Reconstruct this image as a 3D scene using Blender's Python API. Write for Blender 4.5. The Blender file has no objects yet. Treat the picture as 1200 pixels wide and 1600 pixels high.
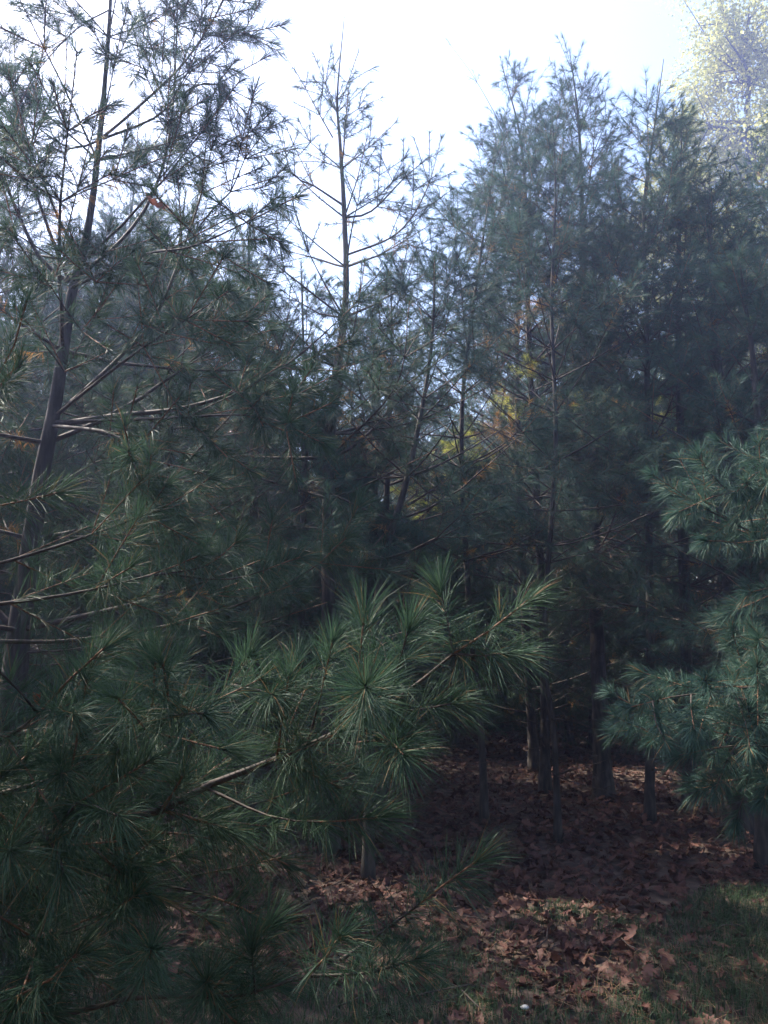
import bpy, bmesh, math, random
import numpy as np
from mathutils import Vector

# ------------------------------------------------------------------ camera, world, sun
S = bpy.context.scene
C = S.collection
R = math.radians
FPX, PITCH, EYE = 1202.0, R(8.5), 1.5
cd = bpy.data.cameras.new('camera')
cam = bpy.data.objects.new('camera', cd)
C.objects.link(cam)
cam.location = (0, 0, EYE)
cam.rotation_euler = (R(90) + PITCH, 0, 0)
cd.sensor_fit = 'VERTICAL'
cd.sensor_height = 24.0
cd.lens = 24.0 * FPX / 1600.0
cd.clip_start = 0.05
cd.clip_end = 2000
S.camera = cam

SUN_AZ, SUN_EL = R(-58), R(50)          # azimuth from +Y towards +X
w = bpy.data.worlds.new('World')
S.world = w
w.use_nodes = True
nt = w.node_tree
sky = nt.nodes.new('ShaderNodeTexSky')
sky.sky_type = 'NISHITA'
sky.sun_disc = False
sky.sun_elevation = SUN_EL
sky.sun_rotation = SUN_AZ
sky.air_density = 1.0
sky.dust_density = 2.2
sky.ozone_density = 1.0
bg = nt.nodes['Background']
bg.inputs['Strength'].default_value = 0.15
nt.links.new(sky.outputs[0], bg.inputs[0])
sl = bpy.data.lights.new('sun', 'SUN')
sl.energy = 5.0
sl.angle = R(0.55)
sl.color = (1.0, 0.93, 0.82)
so = bpy.data.objects.new('sun', sl)
C.objects.link(so)
sd = Vector((math.sin(SUN_AZ) * math.cos(SUN_EL), math.cos(SUN_AZ) * math.cos(SUN_EL), math.sin(SUN_EL)))
so.rotation_euler = sd.to_track_quat('Z', 'Y').to_euler()
S.view_settings.view_transform = 'Standard'
S.view_settings.look = 'None'
S.view_settings.exposure = 1.85
S.view_settings.gamma = 1
cy = S.cycles
cy.max_bounces = 5
cy.volume_bounces = 0
cy.volume_step_rate = 4
cy.diffuse_bounces = 3
cy.glossy_bounces = 2
cy.transmission_bounces = 3
cy.transparent_max_bounces = 4
cy.caustics_reflective = False
cy.caustics_refractive = False
cy.use_adaptive_sampling = True
cy.adaptive_threshold = 0.012
cy.use_denoising = True
cy.denoiser = 'OPENIMAGEDENOISE'
cy.denoising_input_passes = 'RGB_ALBEDO_NORMAL'
cy.sample_clamp_indirect = 4

# ------------------------------------------------------------------ helpers
rs = np.random.RandomState
def P(px, py, d):
    """the point of the place seen at photo pixel (px,py) and d metres ahead"""
    u = (px - 600) / FPX
    v = (800 - py) / FPX
    t = d / (math.cos(PITCH) - v * math.sin(PITCH))
    return np.array([u * t, d, EYE + t * (math.sin(PITCH) + v * math.cos(PITCH))])

def proj(p):
    p = np.atleast_2d(p)
    x, y, z = p[:, 0], p[:, 1], p[:, 2] - EYE
    f = y * math.cos(PITCH) + z * math.sin(PITCH)
    u = -y * math.sin(PITCH) + z * math.cos(PITCH)
    f = np.where(np.abs(f) < 1e-3, 1e-3, f)
    return 600 + FPX * x / f, 800 - FPX * u / f, f

def nrm(a):
    a = np.asarray(a, float)
    return a / (np.linalg.norm(a, axis=-1, keepdims=True) + 1e-12)

class Acc:
    def __init__(s):
        s.v, s.f, s.n = [], [], 0
    def add(s, v, f, mat=0, smooth=False):
        if len(f) == 0: return
        s.v.append(np.asarray(v, np.float32).reshape(-1, 3))
        s.f.append((np.asarray(f, np.int64) + s.n, mat, smooth))
        s.n += len(s.v[-1])
    def mesh(s, name, mats):
        me = bpy.data.meshes.new(name)
        for m in mats: me.materials.append(m)
        if not s.n: return me
        V = np.concatenate(s.v)
        me.vertices.add(len(V))
        me.vertices.foreach_set('co', V.ravel())
        loops = np.concatenate([f.ravel() for f, _, _ in s.f]).astype(np.int32)
        tot = np.concatenate([np.full(len(f), f.shape[1], np.int32) for f, _, _ in s.f])
        mi = np.concatenate([np.full(len(f), m, np.int32) if np.isscalar(m) else m.astype(np.int32) for f, m, _ in s.f])
        sm = np.concatenate([np.full(len(f), k, bool) for f, _, k in s.f])
        st = np.concatenate([[0], np.cumsum(tot)[:-1]]).astype(np.int32)
        me.loops.add(len(loops))
        me.loops.foreach_set('vertex_index', loops)
        me.polygons.add(len(tot))
        me.polygons.foreach_set('loop_start', st)
        me.polygons.foreach_set('material_index', mi)
        me.polygons.foreach_set('use_smooth', sm)
        me.update(calc_edges=True)
        return me

def tube(acc, pts, rad, K=6, mat=0, bump=0, rng=None):
    pts = np.asarray(pts, float)
    n = len(pts)
    rad = np.asarray(rad, float)
    t = np.gradient(pts, axis=0)
    t = nrm(t)
    ref = np.array([0.0, 0, 1]) if abs(t[0, 2]) < 0.8 else np.array([1.0, 0, 0])
    a = nrm(np.cross(t, ref))
    b = np.cross(t, a)
    th = np.arange(K) * 2 * math.pi / K
    r = np.repeat(rad[:, None], K, 1)
    if bump and rng is not None:
        r = r * (1 + bump * rng.uniform(-1, 1, r.shape))
    V = pts[:, None] + r[..., None] * (a[:, None] * np.cos(th)[None, :, None] + b[:, None] * np.sin(th)[None, :, None])
    i = np.arange(n - 1)[:, None] * K
    j = np.arange(K)[None]
    F = np.stack([i + j, i + (j + 1) % K, i + K + (j + 1) % K, i + K + j], -1).reshape(-1, 4)
    acc.add(V.reshape(-1, 3), F, mat, True)

def smooth_path(pts, step):
    """Catmull-Rom through the points, about step apart"""
    pts = np.asarray(pts, float)
    Q = np.vstack([2 * pts[0] - pts[1], pts, 2 * pts[-1] - pts[-2]])
    out = []
    for i in range(1, len(Q) - 2):
        n = max(1, int(np.linalg.norm(Q[i + 1] - Q[i]) / step))
        for k in range(n):
            t = k / n
            out.append(0.5 * (2 * Q[i] + (Q[i + 1] - Q[i - 1]) * t + (2 * Q[i - 1] - 5 * Q[i] + 4 * Q[i + 1] - Q[i + 2]) * t * t
                              + (3 * Q[i] - Q[i - 1] - 3 * Q[i + 1] + Q[i + 2]) * t ** 3))
    out.append(Q[-2])
    return np.array(out)

# ------------------------------------------------------------------ materials
def new_mat(name):
    m = bpy.data.materials.new(name)
    m.use_nodes = True
    return m, m.node_tree, m.node_tree.nodes['Principled BSDF']

def ramp(nt, fac, cols, pos):
    r = nt.nodes.new('ShaderNodeValToRGB')
    while len(r.color_ramp.elements) < len(cols): r.color_ramp.elements.new(0.5)
    for e, c, p in zip(r.color_ramp.elements, cols, pos):
        e.position = p
        e.color = (*c, 1)
    nt.links.new(fac, r.inputs[0])
    return r.outputs[0]

def noise(nt, scale, detail=3, coord='Object'):
    tc = nt.nodes.new('ShaderNodeTexCoord')
    n = nt.nodes.new('ShaderNodeTexNoise')
    n.inputs['Scale'].default_value = scale
    n.inputs['Detail'].default_value = detail
    nt.links.new(tc.outputs[coord], n.inputs['Vector'])
    return n.outputs['Fac'], n, tc

def needle_mat(name, cols, tr=0.3, rough=0.55, scale=3.0, brown=0.0):
    m, nt, b = new_mat(name)
    geo = nt.nodes.new('ShaderNodeNewGeometry')
    f, n, tc = noise(nt, scale, 2)
    mx = nt.nodes.new('ShaderNodeMath')
    mx.operation = 'MULTIPLY_ADD'
    mx.inputs[1].default_value = 0.45
    nt.links.new(geo.outputs['Random Per Island'], mx.inputs[0])
    ms = nt.nodes.new('ShaderNodeMath')
    ms.operation = 'MULTIPLY'
    ms.inputs[1].default_value = 0.6
    nt.links.new(f, ms.inputs[0])
    nt.links.new(ms.outputs[0], mx.inputs[2])
    c = ramp(nt, mx.outputs[0], cols, (0.15, 0.5, 0.9))
    if brown:                                   # a few needles have turned
        gt = nt.nodes.new('ShaderNodeMath')
        gt.operation = 'LESS_THAN'
        gt.inputs[1].default_value = brown
        nt.links.new(geo.outputs['Random Per Island'], gt.inputs[0])
        mb = nt.nodes.new('ShaderNodeMix')
        mb.data_type = 'RGBA'
        nt.links.new(gt.outputs[0], mb.inputs[0])
        nt.links.new(c, mb.inputs[6])
        mb.inputs[7].default_value = (0.20, 0.125, 0.06, 1)
        c = mb.outputs[2]
    nt.links.new(c, b.inputs['Base Color'])
    b.inputs['Roughness'].default_value = rough
    b.inputs['Specular IOR Level'].default_value = 0.2
    t = nt.nodes.new('ShaderNodeBsdfTranslucent')
    nt.links.new(c, t.inputs['Color'])
    mix = nt.nodes.new('ShaderNodeMixShader')
    mix.inputs[0].default_value = tr
    nt.links.new(b.outputs[0], mix.inputs[1])
    nt.links.new(t.outputs[0], mix.inputs[2])
    nt.links.new(mix.outputs[0], nt.nodes['Material Output'].inputs['Surface'])
    return m

def bark_mat(name, cols, scale, bump=0.4, stretch=0.25):
    m, nt, b = new_mat(name)
    f, n, tc = noise(nt, scale, 6)
    mp = nt.nodes.new('ShaderNodeMapping')
    mp.inputs['Scale'].default_value = (1, 1, stretch)
    nt.links.new(tc.outputs['Object'], mp.inputs[0])
    nt.links.new(mp.outputs[0], n.inputs['Vector'])
    c = ramp(nt, f, cols, (0.3, 0.5, 0.72))
    nt.links.new(c, b.inputs['Base Color'])
    b.inputs['Roughness'].default_value = 0.8
    bp = nt.nodes.new('ShaderNodeBump')
    bp.inputs['Strength'].default_value = bump
    bp.inputs['Distance'].default_value = 0.01
    nt.links.new(f, bp.inputs['Height'])
    nt.links.new(bp.outputs[0], b.inputs['Normal'])
    return m

M = {}
M['needle'] = needle_mat('pine_needle', [(0.027, 0.060, 0.038), (0.042, 0.084, 0.050), (0.074, 0.116, 0.060)], brown=0.045)
M['needle_blue'] = needle_mat('pine_needle_bluish', [(0.029, 0.068, 0.054), (0.046, 0.098, 0.074), (0.080, 0.132, 0.092)], brown=0.045)
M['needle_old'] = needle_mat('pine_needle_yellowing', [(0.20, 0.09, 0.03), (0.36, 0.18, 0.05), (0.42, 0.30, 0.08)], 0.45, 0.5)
M['needle_sun_tint'] = needle_mat('sun_tinted_needle', [(0.26, 0.30, 0.06), (0.42, 0.44, 0.09), (0.58, 0.50, 0.14)], 0.55, 0.4)  # bright yellow green puts sunlight into the needle colour
M['bark'] = bark_mat('pine_bark', [(0.012, 0.009, 0.008), (0.034, 0.026, 0.022), (0.09, 0.072, 0.06)], 30)
M['twig'] = bark_mat('pine_twig_bark', [(0.025, 0.017, 0.014), (0.05, 0.034, 0.026), (0.09, 0.062, 0.045)], 60, 0.2, 1)
M['shoot'] = bark_mat('new_shoot_bark', [(0.09, 0.04, 0.022), (0.16, 0.075, 0.04), (0.26, 0.14, 0.075)], 150, 0.2, 1)
M['leaf'] = needle_mat('broadleaf_foliage', [(0.26, 0.29, 0.07), (0.38, 0.38, 0.11), (0.50, 0.46, 0.17)], 0.5, 0.5, 0.8)
M['litter'] = needle_mat('dead_oak_leaf', [(0.032, 0.012, 0.009), (0.078, 0.034, 0.025), (0.20, 0.098, 0.074)], 0.12, 0.6, 2.0)
M['grass'] = needle_mat('grass_blade', [(0.03, 0.06, 0.03), (0.055, 0.095, 0.045), (0.10, 0.13, 0.07)], 0.3, 0.5, 1.5)

# ------------------------------------------------------------------ needles
def needles(acc, P0, P1, rng, nf, per, Ln, wd, seg=2, mat=0, spread=(62, 14), droop=0.28, tuft=0.0):
    """tufts of long needles along each shoot P0->P1 (arrays): nf fascicles of per needles"""
    P0 = np.atleast_2d(P0); P1 = np.atleast_2d(P1)
    Sn = len(P0)
    if Sn == 0: return
    ax = P1 - P0
    L = np.linalg.norm(ax, axis=1, keepdims=True)
    ax = nrm(ax)
    ref = np.where(np.abs(ax[:, 2:3]) < 0.9, np.array([[0, 0, 1.0]]), np.array([[1.0, 0, 0]]))
    a = nrm(np.cross(ax, ref)); b = np.cross(ax, a)
    t = rng.uniform(0, 1, (Sn, nf)) ** 0.9
    t[:, : nf // 7] = 0.92 + 0.08 * rng.uniform(0, 1, (Sn, nf // 7))
    ph = rng.uniform(0, 2 * math.pi, (Sn, nf))
    th = np.radians(spread[0] + (spread[1] - spread[0]) * t ** 2 + rng.normal(0, 9, (Sn, nf)))
    base = P0[:, None] + ax[:, None] * (L[:, None] * t[..., None])
    d = ax[:, None] * np.cos(th)[..., None] + np.sin(th)[..., None] * (a[:, None] * np.cos(ph)[..., None] + b[:, None] * np.sin(ph)[..., None])
    ln = Ln * rng.uniform(0.72, 1.1, (Sn, nf)) * rng.uniform(0.85, 1.1, (Sn, 1))
    d = np.repeat(d[:, :, None], per, 2) + rng.normal(0, 0.15, (Sn, nf, per, 3))
    d = nrm(d)
    base = np.repeat(base[:, :, None], per, 2)
    ln = np.repeat(ln[:, :, None], per, 2) * rng.uniform(0.9, 1.05, (Sn, nf, per))
    dr = droop * rng.uniform(0.3, 1.3, (Sn, 1, 1)) * rng.uniform(0.5, 1.4, (Sn, nf, per))
    base = base.reshape(-1, 3); d = d.reshape(-1, 3); ln = ln.reshape(-1, 1); dr = dr.reshape(-1, 1)
    N = len(base)
    rv = rng.normal(0, 1, (N, 3))
    s = nrm(np.cross(d, rv)) * wd * 0.5 * rng.uniform(0.7, 1.2, (N, 1))
    down = np.array([[0, 0, -1.0]])
    tip = base + d * ln * (1 - 0.1 * dr) + down * ln * dr
    if seg == 1:
        V = np.stack([base - s, base + s, tip], 1).reshape(-1, 3)
        F = np.arange(3 * N).reshape(-1, 3)
        acc.add(V, F, mat)
    else:
        mid = base + d * ln * 0.55 + down * ln * dr * 0.22
        V = np.stack([base - s * .8, base + s * .8, mid + s, mid - s, tip], 1).reshape(-1, 3)
        k = np.arange(N)[:, None] * 5
        acc.add(V, k + np.array([[0, 1, 2, 3]]), mat)
        acc.v.append(np.zeros((0, 3), np.float32))
        acc.f.append((acc.n - 5 * N + k + np.array([[3, 2, 4]]), mat, False))

# level of detail: fascicles, needles in each, width, segments
LOD = {
    0: dict(nf=64, per=5, wd=0.0011, seg=2, K=6),
    1: dict(nf=54, per=5, wd=0.0018, seg=2, K=5),
    2: dict(nf=46, per=4, wd=0.0018, seg=1, K=4),
    3: dict(nf=34, per=3, wd=0.0030, seg=1, K=3),
}

UP = np.array([0, 0, 1.0])
def grow(out, p, d, L, r, rng, order=0, step=0.26, up=0.10, bare=0.3, maxo=3, lat=1.0):
    """one axis of a limb with its side axes; out = {'axes': [(pts, radii, order)], 'shoots': [(p0,p1,age)]}"""
    n = max(1, int(round(L / step)))
    st = L / n
    pts = [np.array(p, float)]
    d = nrm(d)
    for i in range(n):
        d = nrm(d + UP * up * rng.uniform(0.3, 1.3) + rng.normal(0, 0.055, 3))
        q = pts[-1] + d * st * 0.5 + rng.normal(0, 0.004, 3)
        pts.append(q)
        pts.append(q + d * st * 0.5)
        rem = L - st * (i + 1)
        if i < n - 1 and (i + 1) / n > bare and order < maxo:
            laterals(out, pts[-1], d, rem, r * (1 - (i + 1) / n * 0.8), rng, order, step, up, maxo, lat)
    finish_axis(out, pts, L, r, order, rng, st)

def laterals(out, q, d, rem, r, rng, order, step, up, maxo, lat):
    side = nrm(np.cross(d, UP) + rng.normal(0, 0.1, 3))
    nrmv = nrm(np.cross(side, d))
    k = rng.choice([3, 4, 5], p=[.4, .4, .2]) if order == 0 else rng.choice([2, 3], p=[.6, .4])
    ph0 = rng.uniform(-0.5, 0.5)
    for m in range(k):
        ph = ph0 + m * math.pi * 2 / k + rng.normal(0, 0.35)
        v = side * math.cos(ph) + nrmv * math.sin(ph) * 0.6
        an = R(rng.uniform(38, 62))
        dd = d * math.cos(an) + nrm(v) * math.sin(an)
        ll = (rem + 0.12) * rng.uniform(0.4, 0.72) * lat
        if ll < 0.09: continue
        grow(out, q, dd, min(ll, 0.85), max(r * 0.5, 0.0022), rng, order + 1, step, up * 0.9, 0.15, maxo, lat)

def finish_axis(out, pts, L, r, order, rng, st):
    pts = np.array(pts)
    s = np.linspace(0, 1, len(pts))
    rad = np.maximum(r * (1 - s) ** 0.8, out.get('twig', 0.0017))
    out['axes'].append((pts, rad, order))
    a, b = pts[-3] if len(pts) > 2 else pts[0], pts[-1]
    out['shoots'].append((a, b, 0))
    if len(pts) > 4 and rng.rand() < 0.85:
        out['shoots'].append((pts[-5], pts[-3], 1 if rng.rand() > out.get('old', 0.2) * 0.6 else 2))
    if len(pts) > 6 and rng.rand() < out.get('third', 0.35):
        out['shoots'].append((pts[-7], pts[-5], 1 if rng.rand() > out.get('old', 0.2) * 1.5 else 2))

# gaps in the canopy: where sun gets through to these places inside the stand (point, radius of the gap)
GAPS = [(P(758, 662, 8.0), .42), (P(690, 690, 8.0), .3), (P(825, 565, 7.4), .38), (P(872, 1412, 4.45), .26), (P(1185, 1390, 4.6), .2), (P(120, 1392, 4.7), .2),
        (P(1125, 915, 8.2), .22), (P(965, 838, 8.2), .3), (P(610, 765, 8.0), .2), (P(1060, 860, 8.2), .25), (P(1040, 640, 7.6), .25), (P(840, 770, 8.0), .2)]
SD = np.array(sd)
EYEP = np.array([0, 0, EYE])
def in_gap(c, pad=0.0):
    for g, rad in GAPS:
        v = c - g
        t = v @ SD
        if t < -0.35: continue
        q = v - t * SD
        if q @ q < (rad + pad + 0.012 * t) ** 2 and t > 0.5: return True
    return False

def in_view_gap(c):
    for g, rad in GAPS[:3] + GAPS[6:]:
        d = g - EYEP
        l = np.linalg.norm(d)
        d = d / l
        t = (c - EYEP) @ d
        if 2.2 < t < l - 0.5:
            q = (c - EYEP) - t * d
            if q @ q < (rad * 0.9 * (0.35 + 0.65 * t / l)) ** 2: return True
    return False

def spot_filter(shoots, keep):
    if keep is None: return shoots
    return [s for s in shoots if keep(s) and not in_gap((s[0] + s[1]) / 2) and not in_view_gap((s[0] + s[1]) / 2)]

def cut_near(s):
    """keep the space right in front of the eye free"""
    px, py, f = proj(s[1])
    if s[1][1] > 1.15 or s[1][1] < -0.6: return True
    return not (-500 < px[0] < 1700 or abs(s[1][0]) < 0.9)

def limb_mesh(out, lod, rng, Ln, keep, green, shoot_r=0.0028):
    """bark mesh accumulator, needle mesh accumulator"""
    q = LOD[lod]
    wood, nd = Acc(), Acc()
    proc = out.get('proc') and keep is not None
    for pts, rad, order in out['axes']:
        if proc and order == 0 and not (keep((pts[0], pts[-1], 0)) and keep((pts[0], pts[len(pts) // 2], 0))): continue
        if order > 0 and keep is not None and (not keep((pts[0], pts[-1], 0)) or in_gap(pts[len(pts) // 2], -0.08) or in_view_gap(pts[len(pts) // 2])):
            continue
        K = q['K'] if order < 2 else max(3, q['K'] - 2)
        if order > 0 and len(pts) > 3 and lod <= 1 or order == 0:
            tube(wood, pts[:-2] if len(pts) > 4 else pts, rad[:-2] if len(pts) > 4 else rad, K, 0)
            if len(pts) > 4: tube(wood, pts[-3:], rad[-3:], K, 1)
        else:
            tube(wood, pts, rad, K, 1 if lod <= 1 else 0)
    sh = spot_filter(out['shoots'], keep) + out.get('xs', [])
    for age, m, fr, lf in ((0, 0, 1.0, 1.0), (1, 0, 0.6, 0.92), (2, 1, 0.55, 0.85)):
        A = [s for s in sh if s[2] == age]
        if not A: continue
        P0 = np.array([s[0] for s in A]); P1 = np.array([s[1] for s in A])
        a0, a1 = out.get('spread', (62, 18))
        sp = (a0, a1) if age == 0 else (a0 + 4, a0 - 18)
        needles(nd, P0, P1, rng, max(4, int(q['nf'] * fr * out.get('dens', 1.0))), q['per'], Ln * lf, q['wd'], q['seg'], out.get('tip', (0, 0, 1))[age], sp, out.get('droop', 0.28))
    return wood, nd

def tag(o, label=None, cat=None, group=None, kind=None):
    for k, v in (('label', label), ('category', cat), ('group', group), ('kind', kind)):
        if v: o[k] = v
    return o

def link(name, me, parent=None, loc=None):
    o = bpy.data.objects.new(name, me)
    C.objects.link(o)
    if parent is not None: o.parent = parent
    if loc is not None: o.location = loc
    return o

def new_out(old=0.2, dens=1.0, droop=0.28):
    return dict(axes=[], shoots=[], old=old, dens=dens, droop=droop)

# ------------------------------------------------------------------ a pine with each limb a part
def pine(label, path, radii, seed, lod=1, zc=0.8, Lmax=1.5, spacing=0.42, green='needle', Ln=0.10, extra=(), keep=cut_near,
         old=0.2, dens=1.0, per_whorl=5, limb_len=0.46, top_limb=0.22, dead=True, group='young white pines of the stand',
         merge=False, spread=(62, 18), third=0.35, twig=0.002, droop=0.28, azi=None, name='pine_tree', top_free=0.25, lat=1.0, leader=True, up=0.10, step=0.26, el=(58, 62)):
    """path: trunk points bottom to top (world), radii alike. extra: (points, base radius) of limbs that the photo shows."""
    rng = rs(seed)
    root = bpy.data.objects.new(name, None)
    C.objects.link(root)
    root.empty_display_size = 0.2
    path = np.array(path, float)
    base = path[0].copy()
    root.location = base
    tag(root, label, 'pine tree', group)
    tp = smooth_path(path, 0.12)
    zz = np.concatenate([[0], np.cumsum(np.linalg.norm(np.diff(tp, axis=0), axis=1))])
    z0 = np.concatenate([[0], np.cumsum(np.linalg.norm(np.diff(path, axis=0), axis=1))])
    rr = np.interp(zz / zz[-1], z0 / z0[-1], radii)
    knob = 1 + 0.05 * np.maximum(0, np.sin(zz * 14.0 + seed)) ** 6
    rr = rr * knob
    rr[:4] *= np.array([1.6, 1.3, 1.13, 1.05])[:len(rr[:4])]
    tp[0, 2] -= 0.08
    H = tp[-1, 2]
    tr = Acc()
    tube(tr, tp - base, rr, 14 if lod <= 1 else 9, 0, 0.05, rng)
    ltop = []
    mat_w = [M['bark'], M['twig']]
    mat_l = [M['twig'], M['shoot']]
    mat_n = [M[green], M['needle_old'], M['needle_sun_tint']]
    # whorls
    z = zc * rng.uniform(0.9, 1.1)
    limbs = []
    while z < H - top_free:
        i = int(np.searchsorted(tp[:, 2], z))
        i = min(i, len(tp) - 2)
        c = tp[i]; tdir = nrm(tp[i + 1] - tp[i])
        fr = (z - zc) / max(H - zc, 0.1)
        k = rng.randint(per_whorl - 1, per_whorl + 2)
        a0 = rng.uniform(0, 6.28)
        for m in range(k):
            az = a0 + 6.283 * m / k + rng.normal(0, 0.25)
            if azi is not None and not azi(az, z): continue
            elv = R(rng.normal(8, 7) + el[0] * max(fr, 0) ** 1.3)
            L = min(Lmax, top_limb + limb_len * (H - z)) * rng.uniform(0.75, 1.12)
            d = np.array([math.cos(az) * math.cos(elv), math.sin(az) * math.cos(elv), math.sin(elv)])
            o = new_out(old, dens, droop); o['spread'] = spread; o['third'] = third; o['twig'] = twig; o['proc'] = keep is not cut_near
            grow(o, c, d, L, max(0.0035, min(rr[i] * 0.42, 0.007 * L + 0.003)), rng, 0, step, up, 0.35 if fr < 0.6 else 0.2, 3 if lod < 3 else 2, lat)
            limbs.append(o)
        z += spacing * rng.uniform(0.75, 1.25)
    # leader tuft
    if leader:
        o = new_out(old, dens * 0.8, droop)
        o['shoots'].append((tp[-3], tp[-1], 0))
        limbs.append(o)
    for pts, r0, kw in extra:
        o = new_out(kw.get('old', old), kw.get('dens', dens), kw.get('droop', droop))
        if 'tip' in kw: o['tip'] = kw['tip']
        o['spread'] = kw.get('spread', spread); o['third'] = third; o['twig'] = twig
        pp = smooth_path(pts, 0.07)
        d = nrm(pp[-1] - pp[-2])
        s = np.linspace(0, 1, len(pp))
        rad = np.maximum(r0 * (1 - s) ** kw.get('tp', 0.7), kw.get('rmin', 0.0022))
        o['axes'].append((pp, rad, 0))
        nsh = max(1, int(kw.get('shoot', 0.2) / 0.07))
        if kw.get('tuft', True):
            o['xs'] = [(pp[-1 - nsh] if len(pp) > nsh else pp[0], pp[-1], 0)]
        Lp = 0.07 * len(pp)
        nod = kw.get('node', 0.24); nxt = kw.get('bare', 0.35) * Lp
        for i in range(2, len(pp) - nsh - 1):
            if i * 0.07 >= nxt:
                nxt += nod * rng.uniform(0.8, 1.2)
                rem = min(kw.get('latmax', 0.6), Lp - i * 0.07)
                laterals(o, pp[i], nrm(pp[i + 1] - pp[i - 1]), rem, rad[i], rng, 0, step, up, kw.get('maxo', 2), kw.get('lat', lat))
        for tw in kw.get('twigs', ()):           # explicit side twigs, each with a tuft at its end
            tpz = smooth_path(tw, 0.05)
            s = np.linspace(0, 1, len(tpz))
            o['axes'].append((tpz, np.maximum(0.0036 * (1 - s), 0.0018), 0))
            k = min(len(tpz) - 1, int(kw.get('tl', 0.13) / 0.05))
            o['xs'] = o.get('xs', [])
            o['xs'].append((tpz[-1 - k], tpz[-1], 0))
            if len(tpz) > 2 * k + 1: o['xs'].append((tpz[-1 - 2 * k], tpz[-1 - k], 1))
        limbs.append(o)
    trunk = link('trunk', tr.mesh('trunk', mat_w), root)
    if merge:
        W, N = Acc(), Acc()
        for o in limbs:
            wd, nd = limb_mesh(o, lod, rng, Ln, keep, green)
            for src, dst in ((wd, W), (nd, N)):
                off = dst.n
                dst.v += src.v; dst.n += src.n
                dst.f += [(f + off, m, k) for f, m, k in src.f]
        for a in (W, N):
            a.v = [v - base.astype(np.float32) if len(v) else v for v in a.v]
        b = link('limbs', W.mesh('limbs', mat_l), root) if W.n else None
        link('crown', N.mesh('crown', mat_n), root)
    else:
        for o in limbs:
            wd, nd = limb_mesh(o, lod, rng, Ln, keep, green)
            for a in (wd, nd):
                a.v = [v - base.astype(np.float32) if len(v) else v for v in a.v]
            b = root
            if wd.n: b = link('branch', wd.mesh('branch', mat_l), root)
            if nd.n: link('needles', nd.mesh('needles', mat_n), b)
    # dead snags low on the trunk
    if dead:
        z = 0.35
        while z < zc + 0.7:
            i = min(int(np.searchsorted(tp[:, 2], z)), len(tp) - 2)
            for m in range(rng.randint(2, 5)):
                az = rng.uniform(0, 6.283)
                L = rng.uniform(0.15, 0.8)
                o = new_out()
                grow(o, tp[i], (math.cos(az), math.sin(az), rng.uniform(-0.05, 0.35)), L, 0.006, rng, 0, 0.2, 0.03, 0.3, 2, 0.8)
                a = Acc()
                for pts, rad, order in o['axes']:
                    if keep is None or keep((pts[0], pts[-1], 0)):
                        tube(a, pts - base, rad * 0.9, 4, 0)
                if a.n: link('dead_branch', a.mesh('dead_branch', mat_l), root)
            z += rng.uniform(0.25, 0.45)
    return root

def copy_tree(o, parent=None):
    c = o.copy(); C.objects.link(c); c.parent = parent
    for ch in o.children: copy_tree(ch, c)
    return c

def pxpath(d, pts):
    return [P(x, y, d) for x, y in pts]

def ground_py(d):
    return 800 + FPX * math.tan(PITCH + math.atan(EYE / d))

# ------------------------------------------------------------------ ground
def build_ground():
    rng = rs(1)
    a = Acc()
    xs = np.concatenate([[-900, -300, -100, -50], np.linspace(-25, 25, 101), [50, 100, 300, 900]])
    ys = np.concatenate([[-300, -60, -20, -8], np.linspace(-4, 36, 81), [50, 80, 150, 400, 1200]])
    X, Y = np.meshgrid(xs, ys)
    near = (np.abs(X) < 25) & (Y > -4) & (Y < 36)
    Z = np.where(near, 0.03 * np.sin(X * 1.3 + 0.7 * Y) * np.cos(Y * 1.1) + rng.uniform(-0.012, 0.012, X.shape), 0) - 0.03
    V = np.stack([X, Y, Z], -1).reshape(-1, 3)
    nx = len(xs)
    i = np.arange(len(ys) - 1)[:, None] * nx
    j = np.arange(nx - 1)[None]
    F = np.stack([i + j, i + j + 1, i + j + 1 + nx, i + j + nx], -1).reshape(-1, 4)
    a.add(V, F, 0, True)
    m, nt, b = new_mat('forest_floor')
    f, n, tc = noise(nt, 14, 8)
    soil = ramp(nt, f, [(0.03, 0.02, 0.015), (0.075, 0.048, 0.035), (0.16, 0.105, 0.075)], (0.3, 0.5, 0.75))
    f2, n2, _ = noise(nt, 9, 6)
    turf = ramp(nt, f2, [(0.03, 0.05, 0.018), (0.055, 0.085, 0.03), (0.10, 0.12, 0.05)], (0.3, 0.5, 0.75))
    sep = nt.nodes.new('ShaderNodeSeparateXYZ')
    nt.links.new(tc.outputs['Object'], sep.inputs[0])
    mr = nt.nodes.new('ShaderNodeMapRange')
    mr.inputs[1].default_value = 11; mr.inputs[2].default_value = 14
    nt.links.new(sep.outputs[1], mr.inputs[0])
    mx = nt.nodes.new('ShaderNodeMix'); mx.data_type = 'RGBA'
    nt.links.new(mr.outputs[0], mx.inputs[0])
    nt.links.new(soil, mx.inputs[6]); nt.links.new(turf, mx.inputs[7])
    nt.links.new(mx.outputs[2], b.inputs['Base Color'])
    b.inputs['Roughness'].default_value = 0.95
    g = link('ground', a.mesh('ground', [m]))
    g['kind'] = 'structure'
    return g
build_ground()

def gz(x, y):
    return 0.03 * np.sin(x * 1.3 + 0.7 * y) * np.cos(y * 1.1) - 0.03

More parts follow.
